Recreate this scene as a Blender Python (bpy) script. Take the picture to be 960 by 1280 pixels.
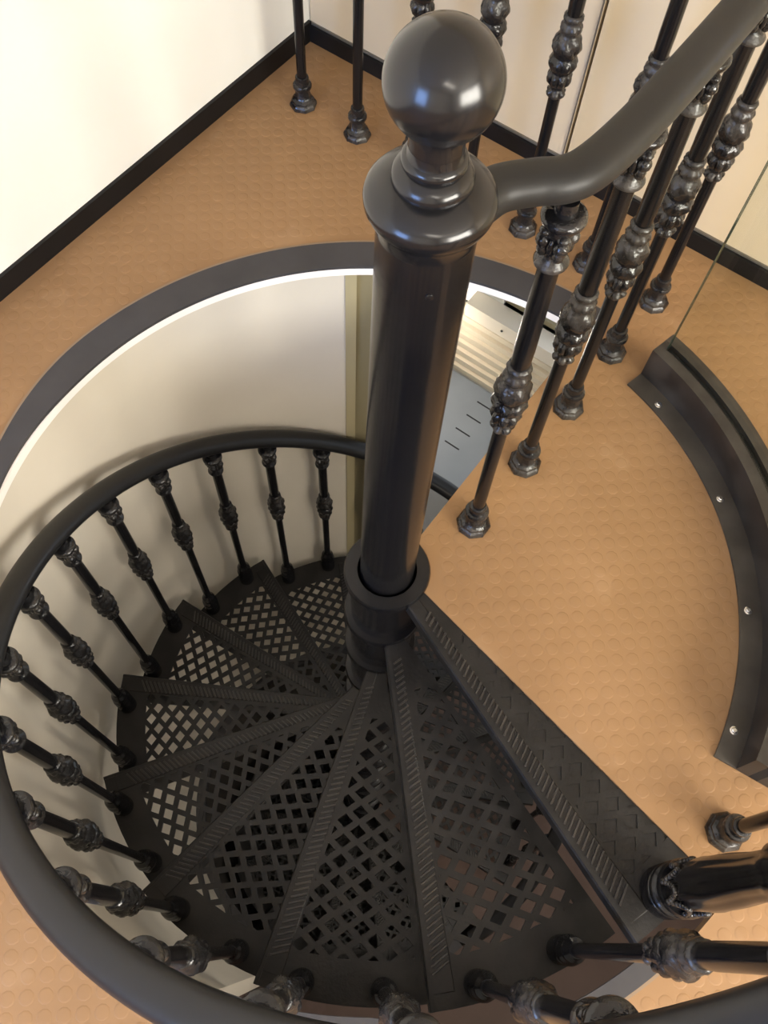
import bpy, bmesh, math, random
from mathutils import Vector, Matrix

random.seed(7)
PI = math.pi
U = 0.805                    # metres per stairwell radius
for o in list(bpy.data.objects):
    bpy.data.objects.remove(o)
scene = bpy.context.scene
COL = scene.collection

# ------------------------------------------------------------------ camera
cam_d = bpy.data.cameras.new('camera')
cam_d.sensor_fit = 'VERTICAL'
cam_d.sensor_height = 36.0
cam_d.lens = 1120.40 / 1280.0 * 36.0
cam_d.clip_start = 0.02
cam = bpy.data.objects.new('camera', cam_d)
COL.objects.link(cam)
cr = Vector((0.803388, 0.594465, 0.034326))
cu = Vector((-0.548453, 0.716293, 0.431421))
cb = Vector((0.231877, -0.365425, 0.901498))
m = Matrix((cr, cu, cb)).transposed().to_4x4()
m.translation = Vector((0.44380, -0.73610, 2.13219)) * U
cam.matrix_world = m
scene.camera = cam

# ------------------------------------------------------------------ view / world / daylight
vs = scene.view_settings
vs.view_transform = 'Standard'
vs.look = 'None'
vs.gamma = 1.0
vs.use_curve_mapping = False
vs.exposure = 0.36
scene.render.film_transparent = False

world = bpy.data.worlds.new('sky')
scene.world = world
world.use_nodes = True
bg = world.node_tree.nodes['Background']
bg.inputs[0].default_value = (0.85, 0.92, 1.0, 1)
bg.inputs[1].default_value = 1.2

# room limits in metres (X along the panelled wall, Y across it)
XL, YB = -1.411 * U, 1.452 * U
XR, YF = 3.6, -3.4
ZC = 2.65
ZLOW = -14 * 0.2885 * U

def area(name, loc, target, sx, sy, power, col):
    d = bpy.data.lights.new(name, 'AREA')
    d.shape = 'RECTANGLE'
    d.size, d.size_y = sx, sy
    d.energy = power
    d.color = col
    o = bpy.data.objects.new(name, d)
    o.location = loc
    o.rotation_euler = (Vector(target) - Vector(loc)).to_track_quat('-Z', 'Y').to_euler()
    COL.objects.link(o)
    return o
# daylight falling through the two windows (lamps stand outside the openings)
area('daylight_right', (XR + 0.35, -0.6, 1.55), (0, 0.0, 0.9), 2.6, 1.5, 330, (1.0, 0.92, 0.80))
area('daylight_front', (-0.35, YF - 0.35, 1.3), (0.0, 0.0, 0.3), 1.3, 1.5, 95, (0.28, 0.48, 1.0))

# ------------------------------------------------------------------ materials
def mat(name):
    mm = bpy.data.materials.new(name)
    mm.use_nodes = True
    nt = mm.node_tree
    return mm, nt, nt.nodes['Principled BSDF']

def plain(name, col, rough=0.5, metal=0.0, noise=0.0, nscale=8.0, bump=0.0, bscale=60.0, coat=0.0, spec=0.5):
    mm, nt, b = mat(name)
    b.inputs['Roughness'].default_value = rough
    b.inputs['Metallic'].default_value = metal
    b.inputs['Coat Weight'].default_value = coat
    b.inputs['Specular IOR Level'].default_value = spec
    b.inputs['Base Color'].default_value = (*col, 1)
    tc = nt.nodes.new('ShaderNodeTexCoord')
    if noise:
        n = nt.nodes.new('ShaderNodeTexNoise'); n.inputs['Scale'].default_value = nscale
        n.inputs['Detail'].default_value = 5
        nt.links.new(tc.outputs['Object'], n.inputs['Vector'])
        r = nt.nodes.new('ShaderNodeValToRGB')
        r.color_ramp.elements[0].position = 0.3
        r.color_ramp.elements[1].position = 0.75
        r.color_ramp.elements[0].color = (*[c * (1 - noise) for c in col], 1)
        r.color_ramp.elements[1].color = (*[min(1, c * (1 + noise)) for c in col], 1)
        nt.links.new(n.outputs['Fac'], r.inputs[0])
        nt.links.new(r.outputs[0], b.inputs['Base Color'])
    if bump:
        n = nt.nodes.new('ShaderNodeTexNoise'); n.inputs['Scale'].default_value = bscale
        n.inputs['Detail'].default_value = 3
        nt.links.new(tc.outputs['Object'], n.inputs['Vector'])
        bp = nt.nodes.new('ShaderNodeBump'); bp.inputs['Strength'].default_value = bump
        bp.inputs['Distance'].default_value = 0.004
        nt.links.new(n.outputs['Fac'], bp.inputs['Height'])
        nt.links.new(bp.outputs[0], b.inputs['Normal'])
    return mm

def enamel(name, col, dust, rough, dustmix, bump=0.15, bscale=90, spec=0.45):
    """black paint over cast iron with patches of brown-grey dust and wear"""
    mm, nt, b = mat(name)
    b.inputs['Specular IOR Level'].default_value = spec
    tc = nt.nodes.new('ShaderNodeTexCoord')
    n = nt.nodes.new('ShaderNodeTexNoise'); n.inputs['Scale'].default_value = 14; n.inputs['Detail'].default_value = 6
    nt.links.new(tc.outputs['Object'], n.inputs['Vector'])
    r = nt.nodes.new('ShaderNodeValToRGB')
    r.color_ramp.elements[0].position = 0.42
    r.color_ramp.elements[1].position = 0.72
    nt.links.new(n.outputs['Fac'], r.inputs[0])
    mu = nt.nodes.new('ShaderNodeMath'); mu.operation = 'MULTIPLY'; mu.inputs[1].default_value = dustmix
    nt.links.new(r.outputs[0], mu.inputs[0])
    mx = nt.nodes.new('ShaderNodeMix'); mx.data_type = 'RGBA'
    mx.inputs['A'].default_value = (*col, 1); mx.inputs['B'].default_value = (*dust, 1)
    nt.links.new(mu.outputs[0], mx.inputs['Factor'])
    nt.links.new(mx.outputs['Result'], b.inputs['Base Color'])
    ma = nt.nodes.new('ShaderNodeMath'); ma.operation = 'MULTIPLY_ADD'
    ma.inputs[1].default_value = 0.3; ma.inputs[2].default_value = rough
    nt.links.new(mu.outputs[0], ma.inputs[0])
    nt.links.new(ma.outputs[0], b.inputs['Roughness'])
    if bump:
        n2 = nt.nodes.new('ShaderNodeTexNoise'); n2.inputs['Scale'].default_value = bscale; n2.inputs['Detail'].default_value = 2
        nt.links.new(tc.outputs['Object'], n2.inputs['Vector'])
        bp = nt.nodes.new('ShaderNodeBump'); bp.inputs['Strength'].default_value = bump; bp.inputs['Distance'].default_value = 0.003
        nt.links.new(n2.outputs['Fac'], bp.inputs['Height'])
        nt.links.new(bp.outputs[0], b.inputs['Normal'])
    return mm

def emit(name, col, s):
    mm, nt, b = mat(name)
    b.inputs['Base Color'].default_value = (*col, 1)
    b.inputs['Emission Color'].default_value = (*col, 1)
    b.inputs['Emission Strength'].default_value = s
    return mm

def glass_mat(name, tint, gloss=1.0):
    mm, nt, b = mat(name)
    nt.nodes.remove(b)
    out = nt.nodes['Material Output']
    t = nt.nodes.new('ShaderNodeBsdfTransparent'); t.inputs[0].default_value = (*tint, 1)
    g = nt.nodes.new('ShaderNodeBsdfGlossy'); g.inputs['Roughness'].default_value = 0.01
    lw = nt.nodes.new('ShaderNodeLayerWeight'); lw.inputs['Blend'].default_value = 0.5
    pw_ = nt.nodes.new('ShaderNodeMath'); pw_.operation = 'POWER'; pw_.inputs[1].default_value = 5.0
    nt.links.new(lw.outputs['Facing'], pw_.inputs[0])
    fr = nt.nodes.new('ShaderNodeMath'); fr.operation = 'MULTIPLY_ADD'; fr.inputs[1].default_value = 0.8; fr.inputs[2].default_value = 0.035
    nt.links.new(pw_.outputs[0], fr.inputs[0])
    mx = nt.nodes.new('ShaderNodeMixShader')
    nt.links.new(fr.outputs[0], mx.inputs[0]); nt.links.new(t.outputs[0], mx.inputs[1]); nt.links.new(g.outputs[0], mx.inputs[2])
    nt.links.new(mx.outputs[0], out.inputs[0])
    return mm

def rubber(name, c1, c2):
    mm, nt, b = mat(name)
    tc = nt.nodes.new('ShaderNodeTexCoord')
    n = nt.nodes.new('ShaderNodeTexNoise'); n.inputs['Scale'].default_value = 3.2; n.inputs['Detail'].default_value = 4
    nt.links.new(tc.outputs['Object'], n.inputs['Vector'])
    r = nt.nodes.new('ShaderNodeValToRGB')
    r.color_ramp.elements[0].position = 0.35; r.color_ramp.elements[1].position = 0.7
    r.color_ramp.elements[0].color = (*c1, 1); r.color_ramp.elements[1].color = (*c2, 1)
    nt.links.new(n.outputs['Fac'], r.inputs[0])
    # pale scuff patches
    n2 = nt.nodes.new('ShaderNodeTexNoise'); n2.inputs['Scale'].default_value = 6.0; n2.inputs['Detail'].default_value = 6
    nt.links.new(tc.outputs['Object'], n2.inputs['Vector'])
    r2 = nt.nodes.new('ShaderNodeValToRGB')
    r2.color_ramp.elements[0].position = 0.62; r2.color_ramp.elements[1].position = 0.66
    r2.color_ramp.elements[0].color = (0, 0, 0, 1); r2.color_ramp.elements[1].color = (0.35, 0.35, 0.35, 1)
    nt.links.new(n2.outputs['Fac'], r2.inputs[0])
    mx = nt.nodes.new('ShaderNodeMix'); mx.data_type = 'RGBA'
    nt.links.new(r2.outputs[0], mx.inputs['Factor'])
    nt.links.new(r.outputs[0], mx.inputs['A'])
    mx.inputs['B'].default_value = (c2[0] * 1.12, c2[1] * 1.18, c2[2] * 1.3, 1)
    nt.links.new(mx.outputs['Result'], b.inputs['Base Color'])
    b.inputs['Roughness'].default_value = 0.55
    b.inputs['Specular IOR Level'].default_value = 0.3
    return mm

M = {}
M['paint'] = enamel('black_gloss_paint', (0.0055, 0.0055, 0.0065), (0.012, 0.011, 0.010), 0.20, 0.15, 0.05, 60, 0.36)
M['orn'] = enamel('black_ornament_paint', (0.008, 0.008, 0.009), (0.066, 0.058, 0.050), 0.17, 0.8, 0.45, 150)
M['ball'] = enamel('finial_paint', (0.0065, 0.0065, 0.0075), (0.012, 0.011, 0.011), 0.19, 0.2, 0.03, 50)
M['rail'] = enamel('rail_paint', (0.014, 0.014, 0.014), (0.024, 0.022, 0.020), 0.42, 0.3, 0.03, 60, 0.30)
M['hrail'] = enamel('helix_rail_paint', (0.010, 0.010, 0.011), (0.018, 0.017, 0.016), 0.30, 0.25, 0.03, 60, 0.32)
M['tread'] = enamel('tread_paint', (0.010, 0.0092, 0.0085), (0.028, 0.025, 0.022), 0.38, 0.55, 0.2, 120, 0.28)
M['rib'] = enamel('worn_rib_paint', (0.026, 0.023, 0.020), (0.065, 0.056, 0.047), 0.30, 0.6, 0.2, 120, 0.4)
M['ring'] = plain('kerb_metal', (0.050, 0.047, 0.048), 0.6, 0.0, 0.12, 10, spec=0.25)
M['channel'] = enamel('bronze_channel', (0.022, 0.018, 0.015), (0.075, 0.066, 0.055), 0.40, 0.5, 0.05, 80)
M['flange'] = enamel('worn_bronze_flange', (0.040, 0.034, 0.027), (0.10, 0.088, 0.070), 0.42, 0.5, 0.05, 80)
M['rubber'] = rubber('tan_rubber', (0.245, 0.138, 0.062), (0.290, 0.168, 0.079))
M['rubber2'] = rubber('tan_rubber_dimmed', (0.085, 0.050, 0.037), (0.11, 0.066, 0.049))  # same tan rubber, with the dimness of the lower storey put into its colour
M['brass'] = plain('edge_trim', (0.22, 0.15, 0.09), 0.5)
M['white'] = plain('white_wall', (0.86, 0.85, 0.80), 0.7, 0, 0.02, 3)
M['panel'] = plain('cream_panel', (0.62, 0.51, 0.35), 0.45, 0, 0.02, 2)
M['base'] = plain('black_baseboard', (0.007, 0.0065, 0.0068), 0.5, 0, 0.2, 9, spec=0.25)
M['seam'] = plain('dark_seam', (0.02, 0.018, 0.016), 0.6)
M['alu'] = plain('aluminium_trim', (0.22, 0.20, 0.17), 0.4, 0.6)
M['drum'] = plain('stair_drum_plaster', (0.66, 0.60, 0.50), 0.75, 0, 0.06, 2.2, 0.1, 30)
M['shaft'] = plain('sky_block_dark', (0.10, 0.085, 0.07), 0.8)
M['lip'] = plain('white_lip', (0.90, 0.85, 0.80), 0.6)
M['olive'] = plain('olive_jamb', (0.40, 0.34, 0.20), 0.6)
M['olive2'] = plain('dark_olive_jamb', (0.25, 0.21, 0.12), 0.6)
M['steel'] = plain('screw_steel', (0.65, 0.64, 0.62), 0.25, 1.0)
M['slat'] = plain('cream_slat', (0.66, 0.58, 0.45), 0.5)
M['ledge'] = plain('cream_ledge', (0.80, 0.73, 0.62), 0.45)
M['grey'] = plain('grey_steel_sheet', (0.20, 0.225, 0.26), 0.5, 0, 0.05, 5)
M['greywhite'] = plain('white_edge', (0.7, 0.7, 0.68), 0.5)
M['slot'] = plain('slot_black', (0.004, 0.004, 0.005), 0.8)
M['bluegrey'] = plain('blue_grey_pane', (0.28, 0.31, 0.33), 0.3)
M['glass'] = glass_mat('barrier_glass', (0.965, 0.98, 0.955))
M['pane'] = glass_mat('window_glass', (0.98, 0.99, 1.0))
M['glassedge'] = plain('glass_edge', (0.05, 0.07, 0.05), 0.2)
M['lamp'] = emit('lamp_diffuser', (1.0, 0.93, 0.82), 14.0)
M['lamp_low'] = emit('lower_lamp_diffuser', (1.0, 0.91, 0.78), 42.0)
M['ceil'] = plain('white_ceiling', (0.80, 0.78, 0.74), 0.8)
M['frame'] = plain('white_window_frame', (0.8, 0.79, 0.76), 0.4)

# ------------------------------------------------------------------ mesh helpers
def mesh(name, v, f, mt, smooth=False, sharp=None):
    me = bpy.data.meshes.new(name)
    me.from_pydata([tuple(a) for a in v], [], f)
    me.update()
    bm = bmesh.new(); bm.from_mesh(me)
    bmesh.ops.recalc_face_normals(bm, faces=bm.faces)
    bm.to_mesh(me); bm.free()
    me.materials.append(mt)
    if smooth:
        me.polygons.foreach_set('use_smooth', [True] * len(me.polygons))
        me.set_sharp_from_angle(angle=math.radians(sharp or 45))
    return me

def obj(name, me, parent=None, loc=None, rz=0.0):
    o = bpy.data.objects.new(name, me)
    COL.objects.link(o)
    if parent is not None:
        o.parent = parent
    if loc is not None:
        o.location = loc
    if rz:
        o.rotation_euler = (0, 0, rz)
    return o

def thing(name, label, cat, loc=(0, 0, 0), group=None):
    o = bpy.data.objects.new(name, None)
    o.empty_display_size = 0.05
    o.location = loc
    COL.objects.link(o)
    return tag(o, label, cat, group)

def tag(o, label, cat, group=None):
    o['label'] = label; o['category'] = cat
    if group: o['group'] = group
    return o

def struct(o, label=None):
    o['kind'] = 'structure'
    if label: o['label'] = label
    return o

class MB:
    def __init__(s): s.v = []; s.f = []
    def add(s, v, f):
        n = len(s.v); s.v += [tuple(a) for a in v]; s.f += [tuple(i + n for i in q) for q in f]
    def box(s, a, b):
        x0, y0, z0 = a; x1, y1, z1 = b
        s.add([(x0, y0, z0), (x1, y0, z0), (x1, y1, z0), (x0, y1, z0), (x0, y0, z1), (x1, y0, z1), (x1, y1, z1), (x0, y1, z1)],
              [(0, 3, 2, 1), (4, 5, 6, 7), (0, 1, 5, 4), (1, 2, 6, 5), (2, 3, 7, 6), (3, 0, 4, 7)])
    def lathe(s, prof, n=32, mod=None, cap=True):
        """prof: (z, r) pairs; mod(z_index, angle) multiplies the radius"""
        v = []; f = []
        for i, (z, r) in enumerate(prof):
            for k in range(n):
                a = 2 * PI * k / n
                rr = r * (mod(i, a) if mod else 1)
                v.append((rr * math.cos(a), rr * math.sin(a), z))
        for i in range(len(prof) - 1):
            for k in range(n):
                k2 = (k + 1) % n
                f.append((i * n + k, i * n + k2, (i + 1) * n + k2, (i + 1) * n + k))
        if cap:
            f.append(tuple(range(n - 1, -1, -1)))
            f.append(tuple((len(prof) - 1) * n + k for k in range(n)))
        s.add(v, f)
    def arc(s, r0, r1, z0, z1, a0, a1, n, c=(0, 0)):
        """solid curved bar between two radii, closed ends"""
        v = []; f = []
        for k in range(n + 1):
            a = math.radians(a0 + (a1 - a0) * k / n)
            q0 = r0(math.degrees(a)) if callable(r0) else r0
            q1 = r1(math.degrees(a)) if callable(r1) else r1
            for r, z in ((q0, z0), (q1, z0), (q1, z1), (q0, z1)):
                v.append((c[0] + r * math.cos(a), c[1] + r * math.sin(a), z))
        for k in range(n):
            for j in range(4):
                f.append((k * 4 + j, k * 4 + (j + 1) % 4, k * 4 + 4 + (j + 1) % 4, k * 4 + 4 + j))
        f.append((0, 1, 2, 3)); f.append((n * 4 + 3, n * 4 + 2, n * 4 + 1, n * 4))
        s.add(v, f)
    def prism(s, poly, z0, z1):
        n = len(poly)
        v = [(x, y, z0) for x, y in poly] + [(x, y, z1) for x, y in poly]
        f = [tuple(range(n - 1, -1, -1)), tuple(range(n, 2 * n))] + [(i, (i + 1) % n, n + (i + 1) % n, n + i) for i in range(n)]
        s.add(v, f)
    def sphere(s, c, r, n=12, m_=8, sc=(1, 1, 1)):
        v = [(c[0], c[1], c[2] + r * sc[2])]; f = []
        for i in range(1, m_):
            t = PI * i / m_
            for k in range(n):
                a = 2 * PI * k / n
                v.append((c[0] + r * sc[0] * math.sin(t) * math.cos(a), c[1] + r * sc[1] * math.sin(t) * math.sin(a), c[2] + r * sc[2] * math.cos(t)))
        v.append((c[0], c[1], c[2] - r * sc[2]))
        for k in range(n):
            f.append((0, 1 + k, 1 + (k + 1) % n))
            f.append((len(v) - 1, len(v) - 1 - n + (k + 1) % n, len(v) - 1 - n + k))
        for i in range(m_ - 2):
            for k in range(n):
                a = 1 + i * n + k; b = 1 + i * n + (k + 1) % n
                f.append((a, a + n, b + n, b))
        s.add(v, f)
    def build(s, name, mt, parent=None, smooth=False, sharp=None, loc=None):
        return obj(name, mesh(name, s.v, s.f, mt, smooth, sharp), parent, loc)

def sweep(path, prof, mt, name):
    """profile (side, up) swept along a 3-D path, ends closed"""
    v = []; f = []
    n = len(prof); P = [Vector(p) for p in path]
    for i, p in enumerate(P):
        t = (P[min(i + 1, len(P) - 1)] - P[max(i - 1, 0)]).normalized()
        side = t.cross(Vector((0, 0, 1))).normalized()
        up = side.cross(t).normalized()
        for a, b in prof:
            v.append(p + side * a + up * b)
    for i in range(len(P) - 1):
        for k in range(n):
            f.append((i * n + k, i * n + (k + 1) % n, (i + 1) * n + (k + 1) % n, (i + 1) * n + k))
    f.append(tuple(range(n))); f.append(tuple((len(P) - 1) * n + k for k in range(n - 1, -1, -1)))
    return mesh(name, v, f, mt, True, 50)

def smooth_path(pts, sub=8):
    P = [Vector(p) for p in pts]; out = []
    for i in range(len(P) - 1):
        p0 = P[max(i - 1, 0)]; p1 = P[i]; p2 = P[i + 1]; p3 = P[min(i + 2, len(P) - 1)]
        for k in range(sub):
            t = k / sub
            out.append(0.5 * ((2 * p1) + (p2 - p0) * t + (2 * p0 - 5 * p1 + 4 * p2 - p3) * t * t + (3 * p1 - p0 - 3 * p2 + p3) * t ** 3))
    out.append(P[-1])
    return out

D2R = math.radians
HC = (-0.0260 * U, -0.0335 * U)             # centre of the opening in the floor
RH, RO = 1.0 * U, 1.0955 * U                # opening, outer edge of the metal kerb
RISE = 0.2885 * U
STEP = 360.0 / 14
TH0 = 306.51 + 32.4                         # front edge of the top tread
RT = 1.016 * U
RB = 0.976 * U

def sstep(x, a, b):
    t = max(0.0, min(1.0, (x - a) / (b - a))); return t * t * (3 - 2 * t)
def ro_f(d):      # the floor edge comes closer to the stair where the handrail rises over it
    return RO - 0.066 * U * (sstep(d, 175, 222) - sstep(d, 306, 322))
def ri_f(d):
    return RH + (ro_f(d) - 0.042 * U - RH) * sstep(d, 180, 222)
# ================================================================== STRUCTURE
# ---- floor of the upper storey with the round opening
def on_rect(a, x0, x1, y0, y1, c):
    dx, dy = math.cos(a), math.sin(a)
    t = min((x1 - c[0]) / dx if dx > 1e-9 else (x0 - c[0]) / dx if dx < -1e-9 else 1e9,
            (y1 - c[1]) / dy if dy > 1e-9 else (y0 - c[1]) / dy if dy < -1e-9 else 1e9)
    return c[0] + dx * t, c[1] + dy * t

def holed_floor(mb, z0, z1, r, x0, x1, y0, y1, c):
    angs = [2 * PI * k / 180 for k in range(180)]
    for x in (x0, x1):
        for y in (y0, y1):
            angs.append(math.atan2(y - c[1], x - c[0]) % (2 * PI))
    angs = sorted(set(angs)); n = len(angs)
    v = []; f = []
    for a in angs:
        rr = r(math.degrees(a)) if callable(r) else r
        i = (c[0] + rr * math.cos(a), c[1] + rr * math.sin(a)); o = on_rect(a, x0, x1, y0, y1, c)
        v += [(*i, z1), (*o, z1), (*o, z0), (*i, z0)]
    for k in range(n):
        k2 = (k + 1) % n
        for j in range(4):
            f.append((k * 4 + j, k * 4 + (j + 1) % 4, k2 * 4 + (j + 1) % 4, k2 * 4 + j))
    mb.add(v, f)

def L_line(x):        # edge of the landing beside the top tread
    return (0.012 + (x / U - 0.095) * (-0.150 - 0.012) / (0.974 - 0.095)) * U
XE = 0.012 * U        # edge of the landing under the straight balustrade
def circ_y(x, r): return HC[1] + math.sqrt(r * r - (x - HC[0]) ** 2)
def landing_poly():
    pts = [(XE, 0.115 * U), (XE, circ_y(XE, RO))]
    a1 = math.degrees(math.atan2(circ_y(XE, RO) - HC[1], XE - HC[0]))
    a = a1
    while True:
        a -= 2
        x = HC[0] + RO * math.cos(D2R(a)); y = HC[1] + RO * math.sin(D2R(a))
        if y < L_line(x): break
        pts.append((x, y))
    pts.append((1.045 * U, L_line(1.045 * U)))
    pts.append((0.105 * U, L_line(0.105 * U)))
    for aa in (15, 35, 55, 75):
        pts.append((0.112 * U * math.cos(D2R(aa)), 0.112 * U * math.sin(D2R(aa))))
    return pts, a1
lp, ARC1 = landing_poly()

mb = MB()
holed_floor(mb, -0.03, 0.0, ro_f, XL, XR, YF, YB, HC)
mb.prism(lp, -0.03, 0.0)
floor_o = struct(mb.build('floor', M['rubber']), 'tan studded rubber floor of the upper landing')

def in_poly(x, y, poly):
    c = False; n = len(poly)
    for i in range(n):
        x1, y1 = poly[i]; x2, y2 = poly[i - 1]
        if (y1 > y) != (y2 > y) and x < (x2 - x1) * (y - y1) / (y2 - y1) + x1: c = not c
    return c
# raised round studs moulded in the rubber
mb = MB()
PITCH = 0.0315
NS = 10
for i in range(-60, 90):
    for j in range(-60, 90):
        ca = math.cos(D2R(41)); sa = math.sin(D2R(41))
        x = (i * ca - j * sa) * PITCH; y = (i * sa + j * ca) * PITCH
        if not (XL + 0.03 < x < 1.55 and -1.55 < y < YB - 0.03): continue
        d = math.hypot(x - HC[0], y - HC[1])
        inside = d < ro_f(math.degrees(math.atan2(y - HC[1], x - HC[0])) % 360) + 0.022
        if inside and not (x > XE + 0.016 and y > L_line(x) + 0.016 and math.hypot(x, y) > 0.11 * U + 0.016): continue
        v = []; f = []
        for r, z in ((0.0132, 0.0), (0.0122, 0.00034), (0.0102, 0.0005)):
            for k in range(NS):
                a = 2 * PI * k / NS
                v.append((x + r * math.cos(a), y + r * math.sin(a), z))
        for q in range(2):
            for k in range(NS):
                f.append((q * NS + k, q * NS + (k + 1) % NS, (q + 1) * NS + (k + 1) % NS, (q + 1) * NS + k))
        f.append(tuple(2 * NS + k for k in range(NS)))
        mb.add(v, f)
st = mb.build('floor_studs', M['rubber'], floor_o, True, 60)
st['kind'] = 'stuff'

# ---- dark metal kerb inlaid round the opening, its white lip and thin edge trim
AE = 343.5
mb = MB(); mb.arc(ri_f, ro_f, -0.006, 0.003, ARC1 - 1.5, AE, 140, HC)
kerb = struct(mb.build('trim_1', M['ring'], None, True, 40), 'dark flat metal kerb round the stairwell opening')
mb = MB(); mb.arc(ro_f, lambda d: ro_f(d) + 0.005, -0.02, 0.003, ARC1, AE, 140, HC)
mb.build('edge_strip', M['brass'], kerb, True, 40)
mb = MB(); mb.arc(RH + 0.001, RH + 0.07, -0.030, -0.0065, ARC1 - 1.5, 215, 100, HC)
struct(mb.build('trim_2', M['lip'], None, True, 40), 'white plaster lip under the stairwell kerb')

# ---- walls of the upper room
def wall_with_window(name, axis, pos, t, a0, a1, z0, z1, wa0, wa1, wz0, wz1, mt, label):
    mb = MB()
    def bx(p0, p1, q0, q1):
        if axis == 'x': mb.box((pos, p0, q0), (pos + t, p1, q1))
        else: mb.box((p0, pos, q0), (p1, pos + t, q1))
    bx(a0, wa0, z0, z1); bx(wa1, a1, z0, z1); bx(wa0, wa1, z0, wz0); bx(wa0, wa1, wz1, z1)
    return struct(mb.build(name, mt), label)

def window(name, axis, pos, t, a0, a1, z0, z1, nm):
    mb = MB(); w = 0.05
    def bx(mb, p0, p1, q0, q1, d0=0.3, d1=0.7):
        if axis == 'x': mb.box((pos + t * d0, p0, q0), (pos + t * d1, p1, q1))
        else: mb.box((p0, pos + t * d0, q0), (p1, pos + t * d1, q1))
    bx(mb, a0, a0 + w, z0, z1); bx(mb, a1 - w, a1, z0, z1); bx(mb, a0, a1, z0, z0 + w); bx(mb, a0, a1, z1 - w, z1)
    for k in range(1, nm):
        c = a0 + (a1 - a0) * k / nm
        bx(mb, c - w / 2, c + w / 2, z0, z1)
    o = struct(mb.build(name, M['frame']), 'white framed window letting in daylight')
    for k in range(nm):
        p0 = a0 + (a1 - a0) * k / nm; p1 = a0 + (a1 - a0) * (k + 1) / nm
        q = MB(); bx(q, p0 + w * .5, p1 - w * .5, z0 + w * .5, z1 - w * .5, 0.48, 0.52)
        q.build('pane', M['pane'], o)
    return o

mb = MB(); mb.box((XL - 0.12, YF - 0.12, 0.0), (XL, YB + 0.12, ZC))
struct(mb.build('wall_left', M['white']), 'plain bright white wall beside the stairwell')
mb = MB(); mb.box((XL, YB + 0.03, 0.0), (XR + 0.12, YB + 0.15, ZC))
wb = struct(mb.build('wall_back', M['seam']), 'cream panelled wall behind the straight balustrade')
s0 = -0.375 * U; pw = s0 - XL
x = XL + 0.004
while x < XR:
    x1 = min(s0 + pw * round((x + pw - s0) / pw) - 0.004, XR)
    mb = MB(); mb.box((x, YB + 0.004, 0.055), (x1, YB + 0.03, ZC - 0.02))
    mb.build('wall_panel', M['panel'], wb)
    mb = MB(); mb.box((x, YB + 0.0, 0.048), (x1, YB + 0.03, 0.0545))
    mb.build('panel_foot_trim', M['alu'], wb)
    mb = MB(); mb.box((x1 - 0.004, YB + 0.001, 0.05), (x1 - 0.0005, YB + 0.03, ZC - 0.02))
    mb.build('panel_edge_trim', M['alu'], wb)
    x = x1 + 0.008
wall_with_window('wall_right', 'x', XR, 0.12, YF, YB + 0.15, 0, ZC, -1.8, 0.6, 0.85, 2.3, M['white'], 'white wall with a wide window')
window('window_1', 'x', XR, 0.12, -1.8, 0.6, 0.85, 2.3, 3)
wall_with_window('wall_front', 'y', YF - 0.12, 0.12, XL, XR + 0.12, 0, ZC, -0.95, 0.25, 0.5, 2.1, M['white'], 'white wall with a narrow window')
window('window_2', 'y', YF - 0.12, 0.12, -0.95, 0.25, 0.5, 2.1, 2)
mb = MB(); mb.box((XL - 0.12, YF - 0.12, ZC), (XR + 0.12, YB + 0.15, ZC + 0.1))
struct(mb.build('ceiling', M['ceil']), 'white ceiling of the upper room')
BBH = 0.062
mb = MB(); mb.box((XL, YF, 0.0), (XL + 0.010, YB, BBH - 0.004))
struct(mb.build('baseboard_left', M['base']), 'black baseboard along the white wall')
mb = MB(); mb.box((XL + 0.010, YB - 0.008, 0.0), (XR, YB + 0.03, 0.047))
struct(mb.build('baseboard_back', M['base']), 'black baseboard along the cream panels')

# ---- lower storey shell
mb = MB()
YLB = 2.475 * U
holed_floor(mb, ZLOW - 0.05, ZLOW, RO, XL - 1.2, XR, YF, YLB + 0.4, HC)
mb.prism(lp, ZLOW - 0.05, ZLOW)
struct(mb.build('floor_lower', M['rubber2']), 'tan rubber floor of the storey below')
mb = MB(); mb.arc(RH, RO, ZLOW - 0.05, ZLOW + 0.004, ARC1 - 1.5, AE, 90, HC)
struct(mb.build('trim_3', M['ring'], None, True, 40), 'dark metal kerb round the opening one storey below')
# curved plaster wall wrapping the stair
RD = 1.06 * U
mb = MB(); mb.arc(RD, RD + 0.05, ZLOW + 0.0005, -0.0305, 131.2, 283.0, 110, HC)
struct(mb.build('wall_curved', M['drum'], None, True, 40), 'curved cream plaster wall wrapping the spiral stair below')
mb = MB(); mb.arc(RD - 0.004, RD + 0.06, ZLOW, -0.031, 129.2, 131.2, 4, HC)
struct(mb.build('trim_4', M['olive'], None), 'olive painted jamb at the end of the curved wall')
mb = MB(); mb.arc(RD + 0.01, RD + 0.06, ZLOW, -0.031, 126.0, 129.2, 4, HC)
struct(mb.build('trim_5', M['olive2'], None), 'dark olive recess beside the jamb of the curved wall')
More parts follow.
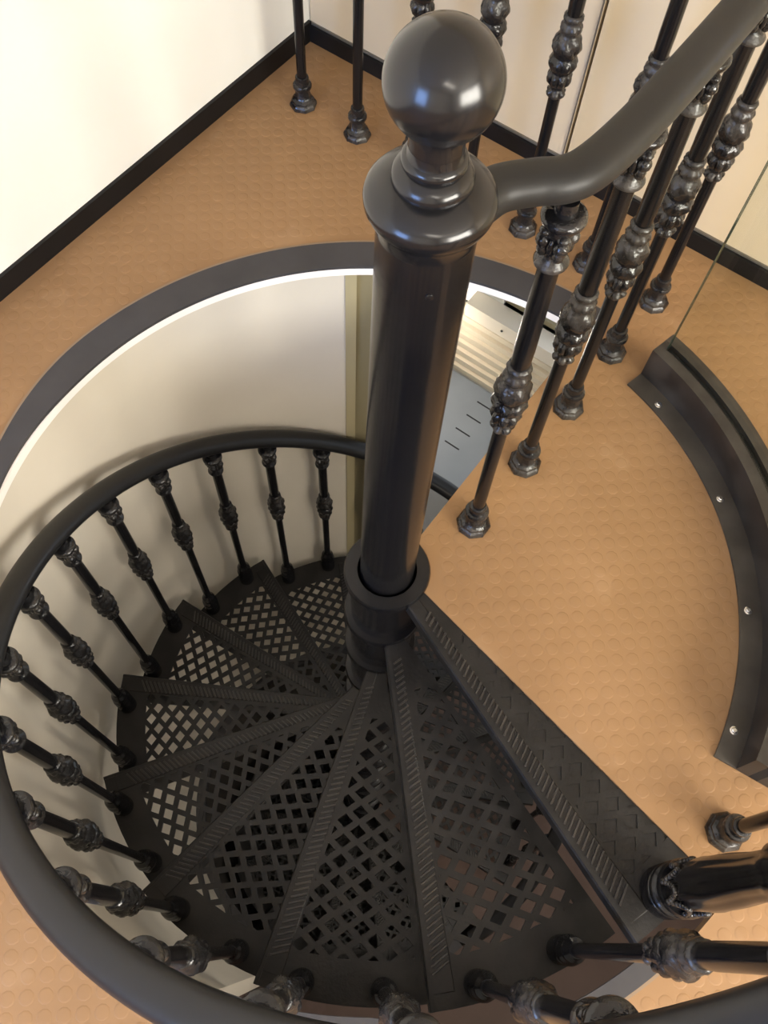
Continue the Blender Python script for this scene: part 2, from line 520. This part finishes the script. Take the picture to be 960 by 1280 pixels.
# lower room walls seen through the opening
mb = MB(); mb.box((XR, YF, ZLOW - 0.05), (XR + 0.1, YLB + 0.4, -0.05))
struct(mb.build('wall_lower_right', M['white']), 'white side wall of the room below')
mb = MB(); mb.box((XL - 1.2, YF - 0.1, ZLOW - 0.05), (XR + 0.1, YF, -0.03))
struct(mb.build('wall_lower_front', M['white']), 'white front wall of the room below')
mb = MB(); mb.box((XL - 1.3, YF - 0.1, ZLOW - 0.05), (XL - 1.2, 1.0, -0.03))
struct(mb.build('wall_lower_side', M['white']), 'white far wall of the room below')
mb = MB(); mb.arc(RO, RO + 0.05, ZLOW - 2.75, ZLOW - 0.0505, 0, 360, 90, HC)  # round wall added to keep sky light from coming up from below
struct(mb.build('wall_sky_block', M['shaft'], None, True, 40), 'added dark round wall shutting out sky light under the storey below')
mb = MB(); mb.lathe([(ZLOW - 2.80, RO + 0.05), (ZLOW - 2.7505, RO + 0.05)], 60)  # bottom added to close the stair off from the sky underneath
struct(mb.build('floor_sky_block', M['shaft'], loc=(HC[0], HC[1], 0)), 'added dark floor shutting out sky light beneath the stair')
mb = MB(); mb.box((XL - 0.1, 1.0, ZLOW), (XL, YLB + 0.3, -0.05))
struct(mb.build('wall_lower_left', M['white']), 'white wall of the room below')
mb = MB()
mb.box((XL, YLB, ZLOW), (XR, YLB + 0.12, -2.06 * U))
mb.box((XL, YLB, -2.06 * U), (-0.88 * U, YLB + 0.12, -0.05))
mb.box((0.6 * U, YLB, -2.06 * U), (XR, YLB + 0.12, -0.05))
mb.box((-0.88 * U, YLB, -0.9 * U), (0.6 * U, YLB + 0.12, -0.05))
wlb = struct(mb.build('wall_lower_back', M['white']), 'white wall of the room below with slatted cladding')
# lapped horizontal slats
NSL = 8
zs0, zs1 = -2.90 * U, -2.20 * U
for k in range(NSL):
    a = zs0 + (zs1 - zs0) * k / NSL; b = zs0 + (zs1 - zs0) * (k + 1) / NSL
    mb = MB()
    x0, x1 = XL + 0.002, 0.6 * U
    v = [(x0, YLB - 0.014, a), (x0, YLB - 0.026, b - 0.016), (x0, YLB - 0.002, b - 0.014), (x0, YLB - 0.002, a)]
    v += [(x1, q[1], q[2]) for q in v]
    mb.add(v, [(0, 1, 2, 3), (7, 6, 5, 4), (0, 4, 5, 1), (1, 5, 6, 2), (2, 6, 7, 3), (3, 7, 4, 0)])
    mb.build('slat', M['slat'], wlb)
mb = MB(); mb.box((XL + 0.002, YLB - 0.0019, zs0), (0.6 * U, YLB - 0.0002, zs1)); mb.build('slat_gap_shade', M['seam'], wlb)  # dark sheet put in so the slat gaps show as shade lines
# ledge over the slats
mb = MB(); mb.box((-1.06 * U, YLB - 0.10, -2.17 * U), (0.6 * U, YLB + 0.02, -2.06 * U))
lg = struct(mb.build('trim_6', M['ledge']), 'cream ledge above the slatted wall below')
mb = MB(); mb.lathe([(0, 0.006), (0.004, 0.006)], 10)
o = mb.build('hole_disc', M['slot'], lg, loc=(-0.80 * U, YLB - 0.101, -2.115 * U)); o.rotation_euler = (PI / 2, 0, 0)  # flat black disc standing for the dark inside a small hole
# window over the ledge
mb = MB(); zb, zt = -2.06 * U, -0.9 * U
mb.box((-0.88 * U, YLB + 0.02, zb), (-0.85 * U, YLB + 0.09, zt))
mb.box((-0.745 * U, YLB + 0.02, zb), (-0.70 * U, YLB + 0.09, zt))
mb.box((-0.85 * U, YLB + 0.02, zb), (0.6 * U, YLB + 0.09, zb + 0.03))
w3 = struct(mb.build('window_3', M['olive']), 'window with olive frame in the room below')
mb = MB(); mb.box((-0.85 * U, YLB + 0.05, zb + 0.03), (-0.745 * U, YLB + 0.056, zt)); mb.build('pane', M['bluegrey'], w3)
mb = MB(); mb.box((-0.70 * U, YLB + 0.05, zb + 0.03), (0.6 * U, YLB + 0.056, zt)); mb.build('pane', M['pane'], w3)
mb = MB(); mb.box((-0.70 * U, YLB + 0.03, zb + 0.06), (0.6 * U, YLB + 0.07, zb + 0.10)); mb.build('glazing_bar', M['base'], w3)

# ================================================================== LAMPS (fixtures that give off the light, and added fill lamps)
def ceiling_lamp(name, label, loc, rx, ry, mt, h=0.03):
    t = thing(name, label, 'lamp', loc)
    mb = MB(); mb.box((-rx - 0.02, -ry - 0.02, -h), (rx + 0.02, ry + 0.02, 0)); mb.build('lamp_housing', M['frame'], t)
    mb = MB(); mb.box((-rx, -ry, -h - 0.006), (rx, ry, -h - 0.0005)); mb.build('lamp_diffuser', mt, t)
    return t
ceiling_lamp('ceiling_lamp', 'white rectangular ceiling lamp above the landing', (1.7, -1.7, ZC), 0.6, 0.15, M['lamp'])
ceiling_lamp('soffit_lamp', 'small lamp under the landing lighting the curved wall', (0.62, 0.25, -0.032), 0.10, 0.10, M['lamp_low'])
ceiling_lamp('lower_fill_lamp', 'added fill lamp under the upper floor brightening the storey below', (1.65, -0.35, -0.031), 0.30, 0.12, M['lamp_low'])  # extra lamp added to brighten the curved wall and far treads
t = thing('slat_fill_lamp', 'added hidden lamp standing in for a sun patch on the slats below', 'lamp', (XL, 2.18 * U, -2.25 * U))  # unseen lamp added for the bright patch on the slats
mb = MB(); mb.box((0, -0.09, -0.09), (0.02, 0.09, 0.09)); mb.build('lamp_housing', M['frame'], t)
mb = MB(); mb.box((0.0205, -0.08, -0.08), (0.04, 0.08, 0.08)); mb.build('lamp_diffuser', M['lamp_low'], t)

# ================================================================== SPIRAL STAIR
def clip(poly, px, py, nx, ny):
    """keep the side where (p - P).n <= 0"""
    out = []
    for i in range(len(poly)):
        a = poly[i]; b = poly[(i + 1) % len(poly)]
        da = (a[0] - px) * nx + (a[1] - py) * ny; db = (b[0] - px) * nx + (b[1] - py) * ny
        if da <= 0: out.append(a)
        if (da < 0 < db) or (db < 0 < da):
            t = da / (da - db); out.append((a[0] + (b[0] - a[0]) * t, a[1] + (b[1] - a[1]) * t))
    return out
BIS = D2R(STEP / 2)
SPAN = STEP + 2.0
def planes():
    P = [(0, 0.058 * U, 0, -1)]
    a = D2R(STEP - 0.6); P.append((0, 0, -math.sin(a), math.cos(a)))
    P.append((0.25 * U * math.cos(BIS), 0.25 * U * math.sin(BIS), -math.cos(BIS), -math.sin(BIS)))
    for k in range(7):
        a = D2R(STEP * k / 6); P.append((0.905 * U * math.cos(a), 0.905 * U * math.sin(a), math.cos(a), math.sin(a)))
    return P
PL = planes()
region = [(-2, -2), (2, -2), (2, 2), (-2, 2)]
for q in PL: region = clip(region, *q)
outline = [(0.085 * U, -0.004)] + [(RT * math.cos(D2R(a)), RT * math.sin(D2R(a))) for a in [SPAN * k / 10 for k in range(11)]]
outline[1] = (RT, -0.004)
outline += [(0.085 * U * math.cos(D2R(SPAN)), 0.085 * U * math.sin(D2R(SPAN)))]
LP, HS = 0.0396, 0.0244       # lattice pitch, hole side

def tread_mesh(name, pits):
    from mathutils.geometry import tessellate_polygon
    bm = bmesh.new()
    faces2 = []
    b1, b2 = BIS - D2R(56), BIS + D2R(56)          # rhombic lattice, long diagonal across the tread
    def loc(i, j): return (i * math.cos(b1) + j * math.cos(b2), i * math.sin(b1) + j * math.sin(b2))
    b3, b4 = BIS - D2R(50), BIS + D2R(50)          # the holes themselves are squarer than the lattice
    def hol(c, i, j): return (c[0] + i * math.cos(b3) + j * math.cos(b4), c[1] + i * math.sin(b3) + j * math.sin(b4))
    h = HS / 2; p = LP / 2
    for i in range(-60, 60):
        for j in range(-60, 60):
            cx, cy = (i + .5) * LP, (j + .5) * LP
            c = loc(cx, cy)
            if not (0.1 * U < math.hypot(*c) < U and -0.05 < c[1]): continue
            O = [(cx - p, cy - p), (cx + p, cy - p), (cx + p, cy + p), (cx - p, cy + p)]
            I = [(-h, -h), (h, -h), (h, h), (-h, h)]
            for k in range(4):
                q = [loc(*O[k]), loc(*O[(k + 1) % 4]), hol(c, *I[(k + 1) % 4]), hol(c, *I[k])]
                for pl in PL:
                    q = clip(q, *pl)
                    if len(q) < 3: break
                if len(q) >= 3: faces2.append(q)
    verts = [Vector((x, y, 0)) for x, y in outline] + [Vector((x, y, 0)) for x, y in region]
    tris = tessellate_polygon([verts[:len(outline)], verts[len(outline):][::-1]])
    allv = verts[:len(outline)] + verts[len(outline):][::-1]
    for t_ in tris:
        faces2.append([(allv[i].x, allv[i].y) for i in t_])
    for q in faces2:
        ar = sum(q[i][0] * q[(i + 1) % len(q)][1] - q[(i + 1) % len(q)][0] * q[i][1] for i in range(len(q)))
        if abs(ar) < 1e-9: continue
        if ar < 0: q = q[::-1]
        bm.faces.new([bm.verts.new((x, y, 0)) for x, y in q])
    bmesh.ops.remove_doubles(bm, verts=bm.verts, dist=1e-5)
    r = bmesh.ops.extrude_face_region(bm, geom=list(bm.faces))
    vv = [e for e in r['geom'] if isinstance(e, bmesh.types.BMVert)]
    bmesh.ops.translate(bm, verts=vv, vec=(0, 0, -0.009))
    if pits:
        bm.faces.new([bm.verts.new((x, y, -0.0022)) for x, y in region])
    bmesh.ops.recalc_face_normals(bm, faces=bm.faces)
    me = bpy.data.meshes.new(name); bm.to_mesh(me); bm.free()
    me.materials.append(M['tread'])
    return me

tread_me = tread_mesh('tread', False)
top_me = tread_mesh('top_tread', True)
# nosing: raised strip and turned-down front lip
mb = MB()
x0, x1 = 0.10 * U, RT
mb.add([(x0, -0.006, -0.034), (x1, -0.006, -0.034), (x1, 0.004, -0.034), (x0, 0.004, -0.034),
        (x0, -0.006, -0.002), (x1, -0.006, -0.002), (x1, 0.004, 0.0030), (x0, 0.004, 0.0030), (x0, -0.003, 0.0025), (x1, -0.003, 0.0025)],
       [(0, 1, 5, 4), (4, 5, 9, 8), (8, 9, 6, 7), (3, 7, 6, 2), (0, 3, 2, 1), (0, 4, 8, 7, 3), (1, 2, 6, 9, 5)])
mb.add([(x0, 0.004, 0.0004), (x0, 0.022, 0.0004), (0.95 * U, 0.047, 0.0004), (RT - 0.03, 0.047, 0.0004), (RT - 0.03, 0.004, 0.0004),
        (x0, 0.004, 0.0022), (x0, 0.020, 0.0022), (0.95 * U, 0.045, 0.0022), (RT - 0.032, 0.045, 0.0022), (RT - 0.03, 0.004, 0.0022)],
       [(5, 6, 7, 8, 9), (0, 5, 9, 4), (0, 1, 6, 5), (1, 2, 7, 6), (2, 3, 8, 7), (3, 4, 9, 8)])
nos_me = mesh('nosing', mb.v, mb.f, M['tread'])
# slanted anti-slip ribs
mb = MB()
x = 0.165 * U
while x < 0.945 * U:
    wid = 0.020 + 0.021 * (x - 0.1 * U) / (0.85 * U)
    p0 = Vector((x, 0.008, 0)); p1 = Vector((x - wid * 0.5, 0.008 + wid * 0.85, 0))
    s = Vector((0.0022, 0.0012, 0))
    zt_ = 0.0052
    mb.add([p0 - s + Vector((0, 0, .002)), p0 + s + Vector((0, 0, .002)), p1 + s + Vector((0, 0, .002)), p1 - s + Vector((0, 0, .002)),
            p0 - s * .6 + Vector((0, 0, zt_)), p0 + s * .6 + Vector((0, 0, zt_)), p1 + s * .6 + Vector((0, 0, zt_)), p1 - s * .6 + Vector((0, 0, zt_))],
           [(4, 5, 6, 7), (0, 1, 5, 4), (1, 2, 6, 5), (2, 3, 7, 6), (3, 0, 4, 7)])
    x += 0.0135
rib_me = mesh('tread_ribs', mb.v, mb.f, M['rib'])
# hub collar threaded on the column
PR = 0.0556
mb = MB()
hub_prof = [(-RISE + 0.010, 0.074), (-0.060, 0.076), (-0.026, 0.078), (-0.020, 0.088), (0.004, 0.090), (0.010, 0.087), (0.011, PR + 0.006), (-0.02, PR + 0.004)]
mb.lathe(hub_prof, 40, cap=False)
hub_me = mesh('hub', mb.v, mb.f, M['paint'], True, 40)

stair = thing('spiral_staircase', 'black cast iron spiral staircase with pierced treads round a ball-topped column', 'staircase', (0, 0, ZLOW))
NT = 24
for k in range(NT):
    a = D2R(TH0 - STEP * k)
    tr = obj('tread', top_me if k == 0 else tread_me, stair, (0, 0, -RISE * k - 0.0035 - ZLOW), a)
    obj('nosing', nos_me, tr)
    rb = obj('tread_ribs', rib_me, tr); rb['kind'] = 'stuff'
    obj('hub', hub_me, tr)
# column
mb = MB(); mb.lathe([(-NT * RISE, PR), (1.240 * U, PR)], 48)
colm = mb.build('column_shaft', M['paint'], stair, True, 50, loc=(0, 0, -ZLOW))
colm.rotation_euler = (-0.59 * 0.006, 0.80 * 0.006, 0)   # the post leans a little
capp = [(1.225, .0559), (1.243, .0566), (1.250, .0600), (1.260, .0660), (1.270, .0693), (1.280, .0700), (1.288, .0682), (1.296, .0630), (1.303, .0550),
        (1.308, .0470), (1.309, .0425), (1.316, .0425), (1.324, .0400), (1.330, .0345), (1.332, .0310), (1.336, .0335), (1.342, .0338), (1.347, .0320),
        (1.349, .0295), (1.353, .0285), (1.362, .0280)]
mb = MB(); mb.lathe([(z * U, r) for z, r in capp], 56)
mb.build('column_cap', M['ball'], colm, True, 35)
mb = MB()
zc, rb_ = 1.448 * U, 0.0556
prof = [(1.358 * U, .0278), (1.375 * U, .0278), (1.384 * U, .0284)]
t0 = math.acos(0.0300 / rb_)
for k in range(33):
    t_ = -1.02 + (PI / 2 + 1.02) * k / 32
    prof.append((zc + rb_ * math.sin(t_), max(rb_ * math.cos(t_), 0.0004)))
mb.lathe(prof, 56)
mb.build('ball_finial', M['ball'], colm, True, 40)
# small set screw in the column
mb = MB(); mb.lathe([(0, .005), (.0015, .005), (.0025, .0035)], 12)
sd = D2R(-48)
o = mb.build('set_screw', M['paint'], colm, True, 40, loc=((PR - 0.0003) * math.cos(sd), (PR - 0.0003) * math.sin(sd), 1.165 * U))
o.rotation_euler = (0, PI / 2, sd)

# ------------------------------------------------------------------ balusters
def knob_mesh():
    prof = []; amp = []
    def seg(pts):
        for z, r, a, n_, tw in pts: prof.append((z, r)); amp.append((a, n_, tw))
    seg([(0.000, .0120, 0, 6, 0), (0.002, .0165, .08, 6, 0), (0.008, .0195, .16, 6, 0), (0.013, .0200, .18, 6, 0), (0.017, .0170, .10, 6, 0), (0.020, .0145, 0, 6, 0),
         (0.026, .0150, 0, 8, 0), (0.031, .0190, .10, 8, 0), (0.037, .0232, .14, 8, 0), (0.045, .0255, .14, 8, 0), (0.053, .0250, .10, 8, 0), (0.058, .0225, .05, 8, 0),
         (0.061, .0205, 0, 8, 0), (0.064, .0225, 0, 8, 0), (0.069, .0255, .03, 8, 0), (0.075, .0280, .08, 8, 0), (0.082, .0300, .08, 8, 0), (0.089, .0285, .03, 8, 0), (0.094, .0255, 0, 8, 0),
         (0.097, .0225, 0, 6, 0), (0.101, .0235, .04, 6, .3), (0.109, .0268, .12, 5, .5), (0.118, .0290, .15, 5, .8), (0.127, .0285, .15, 5, 1.1), (0.135, .0262, .12, 5, 1.4),
         (0.142, .0222, .06, 5, 1.6), (0.146, .0195, 0, 6, 0), (0.150, .0190, 0, 6, 0), (0.154, .0215, .05, 8, 0), (0.159, .0225, .08, 8, 0), (0.164, .0212, .05, 8, 0),
         (0.168, .0180, 0, 8, 0), (0.173, .0170, 0, 8, 0), (0.176, .0195, .03, 8, 0), (0.181, .0205, .03, 8, 0), (0.185, .0190, 0, 8, 0), (0.188, .0140, 0, 8, 0)])
    mb = MB()
    def mod(i, a):
        A, n_, tw = amp[i]
        return 1 + A * (abs(math.sin(n_ * (a + tw) / 2)) ** 0.6 - 0.7) * 2.0
    rnd = random.Random(3)
    jit = [[rnd.uniform(-1, 1) for _ in range(48)] for _ in prof]
    mb.lathe(prof, 48, lambda i, a: mod(i, a) * (1 + 0.022 * jit[i][int(round(a / (2 * PI) * 48)) % 48]))
    return mesh('ornament_knob', mb.v, mb.f, M['orn'], True, 60)
KNOB = knob_mesh()

def capital_mesh(s=1.0):
    mb = MB()
    mb.lathe([(0.0, .0145), (0.001, .0230), (0.005, .0240), (0.009, .0215), (0.015, .0165), (0.022, .0145), (0.050, .0150), (0.058, .0180), (0.064, .0200),
              (0.068, .0180), (0.072, .0200), (0.076, .0275), (0.082, .0295), (0.087, .0285), (0.090, .0230), (0.0905, .0150), (0.110, .0135)], 36)
    for k in range(4):
        a = PI / 4 + k * PI / 2
        cx, cy = math.cos(a), math.sin(a)
        mb.sphere((cx * .0185, cy * .0185, .045), .0105, 12, 8)
        mb.sphere((cx * .0165, cy * .0165, .030), .0085, 10, 6, (1, 1, 1.5))
        mb.sphere((cx * .0185, cy * .0185, .060), .0080, 10, 6, (1.1, 1.1, .8))
        b = a + PI / 4
        mb.sphere((math.cos(b) * .0150, math.sin(b) * .0150, .040), .0070, 10, 6, (.8, .8, 2.0))
    return mesh('capital', mb.v, mb.f, M['orn'], True, 60)
CAPM = capital_mesh()

def base_mesh():
    mb = MB()
    # eight-sided flared foot
    v = []; f = []
    pr = [(0.0, .0370), (0.007, .0370), (0.012, .0345), (0.015, .0310), (0.020, .0300), (0.024, .0250), (0.030, .0212), (0.050, .0185)]
    for z, r in pr:
        for k in range(8):
            a = 2 * PI * (k + .5) / 8; v.append((r * math.cos(a), r * math.sin(a), z))
    for i in range(len(pr) - 1):
        for k in range(8):
            f.append((i * 8 + k, i * 8 + (k + 1) % 8, i * 8 + 8 + (k + 1) % 8, i * 8 + 8 + k))
    f.append(tuple(range(7, -1, -1))); f.append(tuple((len(pr) - 1) * 8 + k for k in range(8)))
    mb.add(v, f)
    mb.lathe([(0.048, .0180), (0.052, .0185), (0.054, .0232), (0.058, .0250), (0.064, .0250), (0.068, .0228), (0.069, .0185), (0.078, .0170), (0.084, .0180), (0.088, .0170), (0.090, .0122)], 28)
    return mesh('base', mb.v, mb.f, M['orn'], True, 30)
BASE = base_mesh()

def socket_mesh():
    mb = MB()
    mb.lathe([(0.0, .0275), (0.070, .0275), (0.073, .0255), (0.078, .0240)], 28)
    mb.lathe([(0.077, .0225), (0.080, .0265), (0.088, .0280), (0.097, .0262), (0.106, .0222), (0.112, .0208), (0.116, .0228), (0.123, .0240), (0.130, .0218), (0.138, .0172), (0.148, .0140)], 28)
    return mesh('socket', mb.v, mb.f, M['paint'], True, 40)
SOCK = socket_mesh()

def shaft_mesh(L):
    mb = MB()
    kb = L - 0.655 * U
    mb.lathe([(0.004, .0120), (0.10, .0128), (kb * .6, .0126), (kb + 0.004, .0130), (kb + 0.02, .0120), (kb + 0.17, .0125), (kb + 0.185, .0155),
              (kb + 0.22, .0158), (L - 0.30, .0162), (L - 0.115, .0150), (L - 0.10, .0120), (L, .0120)], 28)
    return mesh('baluster', mb.v, mb.f, M['paint'], True, 40)
SH = {}
def baluster(parent, x, y, z, L, foot, rz=0.0, off=(0, 0, 0), wide=1.0):
    key = round(L, 3)
    if key not in SH: SH[key] = shaft_mesh(L)
    b = obj('baluster', SH[key], parent, (x - off[0], y - off[1], z - off[2]), rz)
    if foot == 'base': obj('base', BASE, b)
    else: obj('socket', SOCK, b)
    obj('ornament_knob', KNOB, b, (0, 0, L - 0.655 * U))
    obj('capital', CAPM, b, (0, 0, L - 0.110))
    return b

def rail_profile(w, h):
    P = []
    for k in range(17):
        a = PI * k / 16
        P.append((w / 2 * math.copysign(abs(math.cos(a)) ** 0.75, math.cos(a)), h * 0.72 * math.sin(a) ** 0.85 if math.sin(a) > 0 else 0))
    P += [(-w / 2 * 0.94, -h * 0.16), (-w / 2 * 0.72, -h * 0.22), (-w / 2 * 0.68, -h * 0.30), (w / 2 * 0.68, -h * 0.30), (w / 2 * 0.72, -h * 0.22), (w / 2 * 0.94, -h * 0.16)]
    return P

# landing balustrade: a run along the landing edge, then a run in front of the panels
XR1, YR2 = 0.112 * U, 1.183 * U
LB = 1.145 * U
lb_off = (XR1, 0.5 * U, 0)
bal = thing('landing_balustrade', 'black balustrade with ornate balusters from the column to the white wall', 'balustrade', lb_off)
row1 = [0.244, 0.478, 0.706, 0.945]
for i, yv in enumerate(row1):
    baluster(bal, XR1 if i else XR1 - 0.008, yv * U, 0, LB, 'base', 0.3 * i, lb_off)
for i, xv in enumerate([0.122, -0.110, -0.345, -0.560, -0.780, -0.995, -1.222]):
    baluster(bal, xv * U, YR2, 0, LB, 'base', 0.2 * i, lb_off)
zr = LB + 0.012
hp = [(0.003, 0.0765), (0.006, 0.115), (0.016, 0.172), (0.052, 0.219), (0.084, 0.252), (0.102, 0.300), (0.112, 0.400), (0.116, 0.55), (0.116, 0.80), (0.114, 1.05),
      (0.110, 1.125), (0.092, 1.168), (0.05, 1.183), (-0.10, 1.183), (-0.6, 1.183), (-1.0, 1.183), (-1.405, 1.183)]
path = smooth_path([(a * U, b * U, zr) for a, b in hp], 8)
o = obj('handrail', sweep([p - Vector(lb_off) for p in path], rail_profile(0.058, 0.040), M['rail'], 'handrail'), bal)

# stair balustrade following the helix
sb_off = (0, -RB, 0)
sb = thing('stair_balustrade', 'black helical handrail on ornate balusters along the spiral treads', 'balustrade', sb_off)
def rail_z(th):          # th measured like TH0
    d = min((th - TH0) / STEP, 6.74 / STEP)
    return (1.2012 + 0.2885 * d) * U
RR = 0.996 * U
hel = []
th = TH0 - STEP * 14
while th <= TH0 + 22.5:
    hel.append(Vector((RR * math.cos(D2R(th)), RR * math.sin(D2R(th)), rail_z(th))) - Vector(sb_off)); th += 1.6
obj('handrail', sweep(hel, rail_profile(0.060, 0.036), M['hrail'], 'helix_handrail'), sb)
for j in range(1, 27):
    th = TH0 + 6.74 - STEP / 2 * j
    zf = -RISE * ((j + 1) // 2)
    baluster(sb, RB * math.cos(D2R(th)), RB * math.sin(D2R(th)), zf, rail_z(th) - 0.010 - zf, 'socket', D2R(th), sb_off)
th = -2.9
baluster(sb, 0.995 * U * math.cos(D2R(th)), 0.995 * U * math.sin(D2R(th)), 0, rail_z(TH0 + 20) - 0.010, 'base', 0, sb_off)
# stout newel on the top tread
th = TH0 + 6.74
Ln = rail_z(th) - 0.008
mb = MB()
npf = [(0, .0465), (.044, .0465), (.047, .0440), (.049, .0400), (.054, .0405), (.057, .0465), (.066, .0475), (.071, .0450), (.074, .0385), (.094, .0375), (.097, .0440), (.102, .0475), (.110, .0480), (.116, .0450)]
mb.lathe(npf, 40)
nbase = mesh('newel_base', mb.v, mb.f, M['paint'], True, 40)
body = []
for k in range(41):
    t_ = k / 40
    z = .112 + t_ * (Ln - .112 - .06)
    r = .036 + .006 * math.sin(PI * min(1, t_ * 3.0)) - .008 * t_ + (.007 if 0.44 < t_ < 0.48 or 0.60 < t_ < 0.64 else 0)
    body.append((z, r))
mb = MB(); mb.lathe(body, 64, lambda i, a: 1 + 0.07 * (abs(math.sin(4 * a + (0.9 if i < 7 else 0))) - 0.6))
nbody = mesh('newel_post', mb.v, mb.f, M['paint'], True, 50)
nw = obj('newel_post', nbody, sb, (RB * math.cos(D2R(th)), RB * math.sin(D2R(th)) + RB, -0.0011))
obj('newel_base', nbase, nw)
# curved leaf mouldings round the foot of the post
mb = MB()
for k in range(8):
    a0 = k * PI / 4
    for s in range(12):
        q = -0.40 + 0.80 * s / 11
        z = .118 + .055 * (1 - (q / .40) ** 2)
        mb.sphere((.041 * math.cos(a0 + q), .041 * math.sin(a0 + q), z), .0055, 8, 6)
obj('leaf_moulding', mesh('leaf_moulding', mb.v, mb.f, M['orn'], True, 60), nw)
mb = MB(); mb.lathe([(Ln - .065, .026), (Ln - .055, .036), (Ln - .045, .038), (Ln - .035, .030), (Ln - .02, .022), (Ln, .020)], 32)
obj('newel_cap', mesh('newel_cap', mb.v, mb.f, M['orn'], True, 50), nw)

# ================================================================== GLASS BARRIER
ga0, ga1 = 5.5, 76.6
gm = D2R((ga0 + ga1) / 2)
g_off = (0.95 * U * math.cos(gm), 0.95 * U * math.sin(gm), 0)
gb = thing('glass_barrier', 'curved glass barrier in a dark metal floor channel on the landing', 'barrier', g_off)
gc = (-g_off[0], -g_off[1])
HB = 0.120 * U
mb = MB(); mb.arc(0.899 * U, 0.956 * U, 0.0004, 0.006, ga0, ga1, 60, gc); fl = mb.build('flange', M['flange'], gb, True, 40)
mb = MB(); mb.arc(0.955 * U, 0.986 * U, 0.0004, HB, ga0, ga1, 60, gc); mb.build('inner_channel_wall', M['channel'], gb, True, 40)
mb = MB(); mb.arc(1.008 * U, 1.040 * U, 0.0004, HB + 0.001, ga0, ga1, 60, gc); mb.build('outer_channel_wall', M['channel'], gb, True, 40)
mb = MB(); mb.arc(0.986 * U, 1.008 * U, 0.0004, HB - 0.012, ga0, ga1, 60, gc); mb.build('channel_floor', M['slot'], gb, True, 40)
mb = MB(); mb.arc(0.985 * U, 1.009 * U, HB - 0.012, HB, ga1 - 1.2, ga1, 3, gc); mb.build('channel_end_stop', M['channel'], gb)
mb = MB(); mb.arc(0.9905 * U, 1.0025 * U, HB - 0.010, 1.02, ga0 + 1.0, ga1 - 1.3, 60, gc); pn = mb.build('glass_pane', M['glass'], gb, True, 40)
mb = MB(); mb.arc(0.9900 * U, 1.0030 * U, HB - 0.002, 1.0205, ga1 - 1.3, ga1 - 1.22, 1, gc); mb.build('polished_edge', M['glassedge'], pn)
mb = MB(); mb.lathe([(0, .0088), (.0022, .0088), (.0030, .0060), (.0050, .0055), (.0066, .0036)], 14)
sme = mesh('screw', mb.v, mb.f, M['steel'], True, 35)
for a in (70.1, 50.0, 30.2, 10.5):
    a = D2R(a)
    obj('screw', sme, fl, (gc[0] + 0.9205 * U * math.cos(a), gc[1] + 0.9205 * U * math.sin(a), 0.006))

# ================================================================== GREY CABINET BELOW
cz = -2.9 * U
cx0, cx1, cy0, cy1 = XL + 0.005, 0.45, 1.70 * U, YLB - 0.025
cab = thing('metal_cabinet', 'low grey metal cabinet with a slotted top in the room below', 'cabinet', ((cx0 + cx1) / 2, (cy0 + cy1) / 2, ZLOW))
ox, oy, oz = cab.location
mb = MB(); mb.box((cx0 - ox, cy0 + 0.02 - oy, 0), (cx1 - ox, cy1 - oy, cz - 0.02 - ZLOW)); mb.build('cabinet_body', M['greywhite'], cab)
mb = MB(); mb.box((cx0 - ox, cy0 - oy, cz - 0.0195 - ZLOW), (cx1 - ox, cy1 - oy, cz - ZLOW)); tp = mb.build('cabinet_top', M['grey'], cab)
mb = MB(); mb.box((cx0 - ox, cy0 - 0.016 - oy, cz - 0.03 - ZLOW), (cx1 - ox, cy0 - 0.0005 - oy, cz + 0.004 - ZLOW)); mb.build('front_edge', M['greywhite'], cab)
for yv in (1.957, 2.081, 2.208, 2.335):
    mb = MB(); mb.box((-0.842 * U - ox, yv * U - 0.004 - oy, cz - ZLOW - 0.002), (-0.730 * U - ox, yv * U + 0.004 - oy, cz - ZLOW + 0.0006))
    mb.build('slot', M['slot'], tp)
